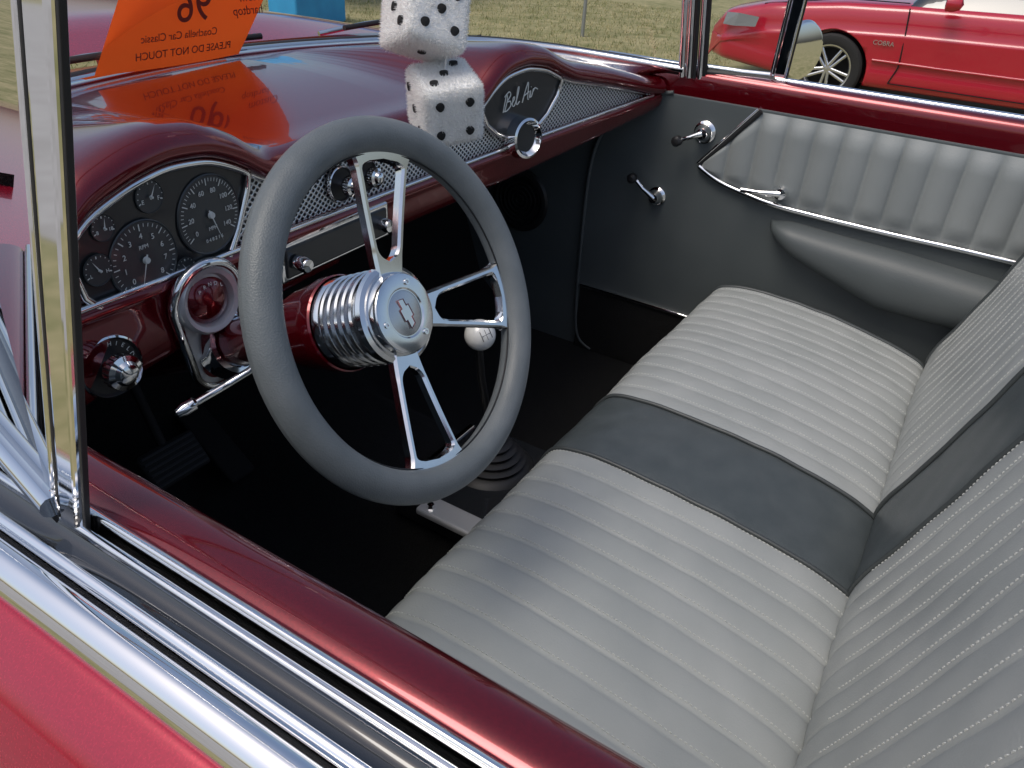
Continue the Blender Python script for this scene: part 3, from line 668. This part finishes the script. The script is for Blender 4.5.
pv=empty('unseen_reflector'); mesh('reflector_sheet',[(-60,-40,GZ+.004),(-3.2,-40,GZ+.004),(-3.2,40,GZ+.004),(-60,40,GZ+.004)],[(0,1,2,3)],'reflector',pv,False)  # unseen pale sheet added left of the car for neutral chrome reflections
v=[];f=[];mi=[]
N=60000
for k in range(N):
    if k<N*.75: x=random.uniform(3.0,14);y=random.uniform(-2.5,11)
    else: x=random.uniform(-1.5,4);y=random.uniform(2.8,7)
    if 7.3<x<9.3 and -2.2<y<2.9 : continue
    L=random.uniform(.02,.06);a=random.uniform(0,6.28);w=random.uniform(.003,.006);o=len(v)
    dx,dy=random.gauss(0,.02),random.gauss(0,.02)
    v+=[(x-w*math.cos(a),y-w*math.sin(a),GZ),(x+w*math.cos(a),y+w*math.sin(a),GZ),(x+dx,y+dy,GZ+L)]; f.append((o,o+1,o+2)); mi.append(0 if random.random()<.42 else 1)
mesh('grass_blades',v,f,None,fld,False,mats=['blade1','blade2'],mi=mi)
pc=empty('parked_car')
CX,G=8.25,GZ
def sec(y):
    W=np.interp(y,[-2.0,-1.8,-1.2,0,1.2,2.1,2.6,2.80],[.66,.80,.89,.90,.90,.87,.76,.52])
    zt=np.interp(y,[-2.0,-1.85,-1.3,-.9,0,.9,1.5,2.2,2.65,2.80],[.72,.90,.98,.98,.95,.93,.90,.82,.70,.54])
    zb=np.interp(y,[-2.0,-1.7,1.9,2.80],[.35,.22,.20,.27])
    return W,zt,zb
P=[]
for y in np.linspace(-2.0,2.80,90):
    W,zt,zb=sec(y)
    half=[(0,zt+.03),(W*.5,zt+.02),(W*.82,zt),(W*.93,zt-.03),(W*.965,zt-.09),(W*.975,zt-.19),(W*.985,zt-.235),(W,zt-.26),(W*1.0,zt-.30),(W*.985,zb+.20),(W*.99,zb+.12),(W*.97,zb+.03),(W*.9,zb)]
    half=[tuple(q) for q in catmull(half,3)]
    ring=[(-a,b) for a,b in half[::-1]]+half[1:]
    P.append([(CX+a,y,b+G) for a,b in ring])
bo=grid('body_shell',P,'redcar',pc)
me=bo.data
bm_=bmesh.new(); bm_.from_mesh(me); bmesh.ops.holes_fill(bm_,edges=[e for e in bm_.edges if e.is_boundary],sides=0); bmesh.ops.recalc_face_normals(bm_,faces=bm_.faces); bm_.to_mesh(me); bm_.free()
wy=(1.50,-1.10)
cut=[]
for y in wy:
    for sx in (-1,1):
        bpy.ops.mesh.primitive_cylinder_add(vertices=64,radius=.355,depth=.5,location=(CX+sx*.9,y,G+.31),rotation=(0,math.pi/2,0)); c_=bpy.context.object; cut.append(c_)
        md=bo.modifiers.new('arch','BOOLEAN'); md.object=c_; md.operation='DIFFERENCE'; md.solver='EXACT'
bpy.context.view_layer.update()
dg=bpy.context.evaluated_depsgraph_get(); nm_=bpy.data.meshes.new_from_object(bo.evaluated_get(dg)); bo.modifiers.clear(); bo.data=nm_
for c_ in cut: bpy.data.objects.remove(c_,do_unlink=True)
for y in wy:
    for sx in (-1,1):
        wm=frame((CX+sx*.79,y,G+.315),(sx,0,0))
        lathe('wheel_well',[(0,-.22),(.35,-.22),(.352,.06)],wm,'under',pc,40)
        lathe('tyre',[(.215,.05),(.225,.095),(.26,.105),(.295,.098),(.313,.08),(.315,-.08),(.22,-.1)],wm,'tyre',pc,56)
        lathe('rim_lip',[(.19,.06),(.205,.09),(.218,.093),(.224,.085)],wm,'alloy',pc,56)
        lathe('brake_disc',[(0,.0),(.19,.0),(.19,.06)],wm,'under',pc,40)
        lathe('hub_cap',[(0,.085),(.03,.083),(.045,.07),(.05,.04)],wm,'alloy',pc,32)
        for k in range(5):
            a=2*math.pi*k/5+.3
            for s in (-1,1):
                tube('rim_spoke',[wm@Vector((.03*math.cos(a+s*.5),.03*math.sin(a+s*.5),.07)),wm@Vector((.20*math.cos(a+s*.16),.20*math.sin(a+s*.16),.075))],.016,'alloy',pc)
P=[]
for t in np.linspace(0,1,40):
    y=.95-2.35*t; z=G+.93+.40*math.sin(math.pi*min(1,max(0,t)))**.62; w=.80-.22*math.sin(math.pi*t)**.7
    P.append([(CX-.82,y,G+.90),(CX-w,y,z-.04),(CX-w*.8,y,z),(CX,y,z+.02),(CX+w*.8,y,z),(CX+w,y,z-.04),(CX+.82,y,G+.90)])
grid('greenhouse',P,'darkglass',pc)
P=[[(CX+s*.50,y,G+.93+.40*math.sin(math.pi*(.95-y)/2.35)**.62+.018) for s in (-1.05,-.6,0,.6,1.05)] for y in np.linspace(.1,-.8,12)]
grid('roof_panel',P,'redcar',pc)
fx=CX-.905
def line(nm,pts,r,mt): tube(nm,pts,r,mt,pc)
line('door_gap_front',[(CX-.875,.93,G+.90),(fx+.012,.90,G+.66),(fx+.006,.88,G+.42),(fx+.012,.93,G+.27)],.006,'under')
line('door_gap_rear',[(CX-.875,-.38,G+.90),(fx+.012,-.40,G+.66),(fx+.006,-.40,G+.42),(fx+.012,-.36,G+.27)],.006,'under')
line('door_gap_lower',[(fx+.012,.93,G+.27),(fx+.012,-.36,G+.27)],.005,'under')
line('body_side_moulding',[(fx+.004,1.12,G+.45),(fx,.5,G+.45),(fx,-.7,G+.46)],.012,'redcar')
line('hood_gap',[(CX-.80,.95,G+.935),(CX-.80,1.5,G+.92),(CX-.74,2.25,G+.80)],.005,'under')
text('side_badge','COBRA',frame((fx-.004,1.06,G+.60),(-1,0,0),(0,-1,0)),.055,'alloy',pc,.002)
lathe('mirror_head',[(0,-.09),(.045,-.07),(.065,-.02),(.065,.04),(.04,.05),(0,.05)],frame((CX-1.0,.60,G+.98),(0,1,0),(1,0,0)),'redcar',pc,28)
hp=[(CX-.765,2.60,G+.58),(CX-.82,2.47,G+.58),(CX-.875,2.24,G+.60),(CX-.875,2.22,G+.69),(CX-.82,2.44,G+.70),(CX-.755,2.58,G+.69)]
mesh('head_lamp',[(a-.03,b+.015,c) for a,b,c in hp],[(0,1,4,5),(1,2,3,4)],'lamp',pc,False)
box('door_handle',(.012,.16,.03),Matrix.Translation((fx-.004,-.22,G+.72)),'under',pc,.006)
tent=empty('canopy_tent')
tx,ty=9.4,10.2
for dx in (-1.4,1.4):
    for dy in (-1.4,1.4): tube('leg',[(tx+dx,ty+dy,GZ),(tx+dx,ty+dy,2.1)],.02,'pole',tent)
r=Vector((tx,ty,2.9)); cn=[(tx-1.45,ty-1.45,2.1),(tx+1.45,ty-1.45,2.1),(tx+1.45,ty+1.45,2.1),(tx-1.45,ty+1.45,2.1)]
mesh('canopy',[tuple(r)]+cn+[(a,b,1.85) for a,b,c in cn],[(0,1,2),(0,2,3),(0,3,4),(0,4,1),(1,5,6,2),(2,6,7,3),(3,7,8,4),(4,8,5,1)],'blue',tent,False)
cb=empty('blue_cooler_box')
box('cooler_body',(.9,.5,.42),Matrix.Translation((7.1,8.0,GZ+.21)),'blue',cb,.03,3)
box('cooler_lid',(.94,.54,.08),Matrix.Translation((7.1,8.0,GZ+.47)),'white',cb,.02,3)
fp=empty('fence_post'); tube('pole',[(9.3,5.1,GZ),(9.3,5.1,1.9)],.025,'pole',fp); lathe('cap',[(0,.03),(.03,.015),(.03,0)],frame((9.3,5.1,1.9),(0,0,1)),'pole',fp,16)
# ================================================================== LIGHT / WORLD / CAMERA
w=bpy.data.worlds.new("World"); scn.world=w; w.use_nodes=True; nt=w.node_tree
sky=nt.nodes.new("ShaderNodeTexSky"); sky.sky_type='NISHITA'; sky.sun_disc=False
el,az=math.radians(62),math.radians(-68)
sky.sun_elevation=el; sky.sun_rotation=az; sky.dust_density=4.0; sky.air_density=1.0; sky.ozone_density=1.0
nt.links.new(sky.outputs[0],nt.nodes['Background'].inputs[0]); nt.nodes['Background'].inputs[1].default_value=.145
sl=bpy.data.lights.new('sun','SUN'); sl.energy=1.2; sl.angle=math.radians(28); sl.color=(1,.965,.91)
so=bpy.data.objects.new('sun',sl); link(so)
d=Vector((math.sin(az)*math.cos(el),math.cos(az)*math.cos(el),math.sin(el)))
so.rotation_euler=d.to_track_quat('Z','Y').to_euler(); so.location=(0,0,10)
cd=bpy.data.cameras.new('camera'); cd.sensor_width=36; cd.lens=36*768/1024; cd.clip_end=2000; cd.clip_start=.01
co=bpy.data.objects.new('camera',cd); link(co)
Xc=Vector((.5251,-.8487,.0592)); Yc=Vector((.4252,.3222,.8459)); Zc=Vector((-.7372,-.4194,.5301))
Xc.normalize(); Zc=(Zc-Xc*Zc.dot(Xc)).normalized(); Yc=Zc.cross(Xc)
mc=Matrix((Xc,Yc,Zc)).transposed().to_4x4(); mc.translation=(-.93,0,1.275); co.matrix_world=mc
scn.camera=co
scn.view_settings.view_transform='Standard'; scn.view_settings.look='None'; scn.view_settings.exposure=0
